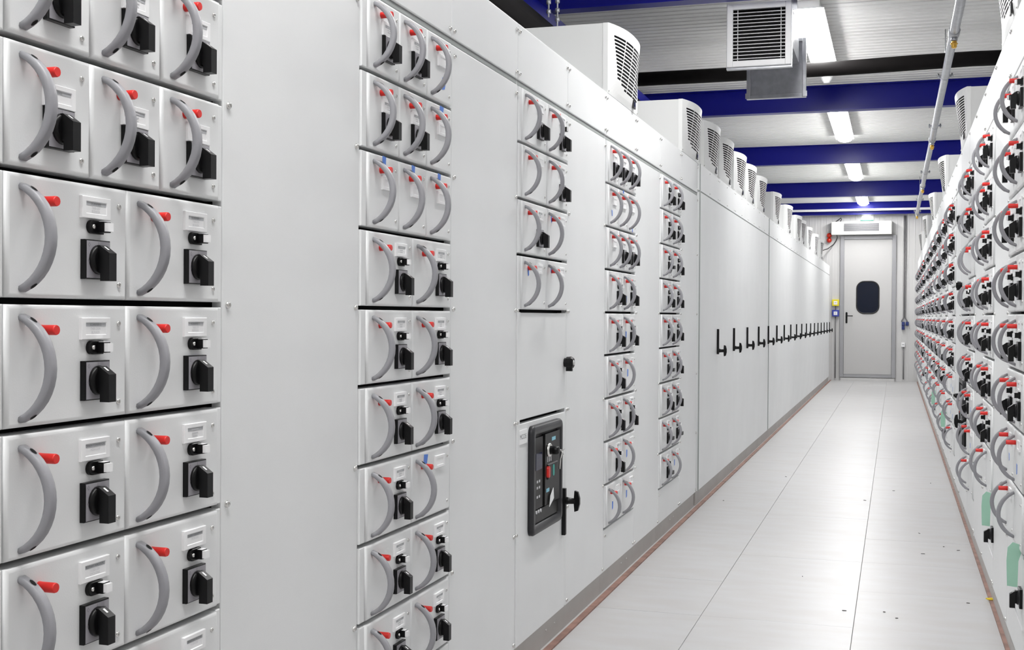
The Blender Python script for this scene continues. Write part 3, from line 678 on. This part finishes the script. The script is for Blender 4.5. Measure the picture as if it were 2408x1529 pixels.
for k, (x, y, lab) in enumerate(((-1.78, 6.24, 'short steel threaded rod with nuts below the beam'), (-1.77, 6.38, 'long steel threaded rod with nuts below the beam'))):
    zb = 2.72 - .12 * k
    b = MB().cyl((0, 0, zb), 'z', .005, ZC - zb, 8)
    for q in (.02, .07, .12): b.cyl((0, 0, zb + .02 * k + q + .09 * k), 'z', .013, .02, 6)
    o = put('threaded_rod', b.mesh('threaded_rod', 'galv'), None, (x, y, 0)); tag(o, lab, 'rod')
# gas pipe with nozzles
t = empty('sprinkler_pipe', (.322, 0, 2.842)); tag(t, 'galvanised pipe with brass nozzles running along the ceiling', 'pipe')
put('pipe', MB().cyl((0, -3.9, 0), 'y', .027, 24.9, 16).mesh('pipe', 'galv'), t)
for y in (-.6, 3.6, 7.75, 12.35, 16.6, 20.9):
    f = put('tee_fitting', cached('tee', lambda: MB().lathe((0, -.06, 0), 'y', [(.030, 0), (.034, .004), (.034, .116), (.030, .12)], 14).cyl((0, 0, -.03), 'z', .020, -.022, 12).mesh('tee_fitting', 'galv')), t, (0, y, 0))
    put('nozzle', cached('noz', lambda: MB().cyl((0, 0, -.050), 'z', .016, -.016, 6).lathe((0, 0, -.066), 'z', [(.022, 0), (.022, -.006), (.016, -.008), (.017, -.022), (.010, -.03)], 10).mesh('nozzle', 'brass')), f)
for y in (5.5, 9.15, 11.5, 15.1, 18.6, 20.6):
    c = put('pipe_clamp', cached('clamp', lambda: MB().lathe((0, -.012, 0), 'y', [(.029, 0), (.029, .024)], 14).box(-.055, .055, -.004, .004, .0, .012).cyl((0, 0, .027), 'z', .004, ZC - 2.842 - .029, 6).cyl((-.046, 0, -.012), 'z', .007, .035, 6).cyl((.046, 0, -.012), 'z', .007, .035, 6).mesh('pipe_clamp', 'galv')), t, (0, y, 0))
t = empty('smoke_detector', (-.56, 10.36, ZC)); tag(t, 'round white smoke detector on the ceiling before a blue beam', 'smoke detector')
put('base', MB().lathe((0, 0, 0), 'z', [(.056, 0), (.056, -.058), (.052, -.068)], 18).mesh('base', 'white'), t); put('sensor_head', MB().lathe((0, 0, 0), 'z', [(.048, -.066), (.040, -.090), (.028, -.104), (.026, -.113), (.001, -.115)], 18).mesh('sensor_head', 'white'), t)
# floor debris
rnd = random.Random(5)
for k in range(14):
    x = rnd.uniform(-1.0, .33); y = rnd.uniform(4.2, 9.0)
    if k % 2: x = rnd.uniform(-.05, .33); y = rnd.uniform(4.4, 6.8)
    a = rnd.uniform(0, PI); l, w = rnd.uniform(.003, .009), rnd.uniform(.001, .0022)
    b = MB().box(-l, l, -w, w, 0, .002).mesh('debris', 'speck')
    o = put('floor_debris', b, None, (x, y, .0002), (0, 0, a)); tag(o, 'tiny dark crumb of debris lying on the white floor', 'debris', 'crumbs on the floor')
b = MB().tube([(.0, .0, .003), (.02, .012, .003), (.034, .004, .003), (.034, -.006, .003), (.02, -.012, .003), (.004, -.010, .003)], .003, 6)
o = put('yellow_loop', b.mesh('yellow_loop', 'yloop'), None, (.352, 5.16, .0065)); tag(o, 'small yellow wire loop lying on the brown edge strip', 'wire')
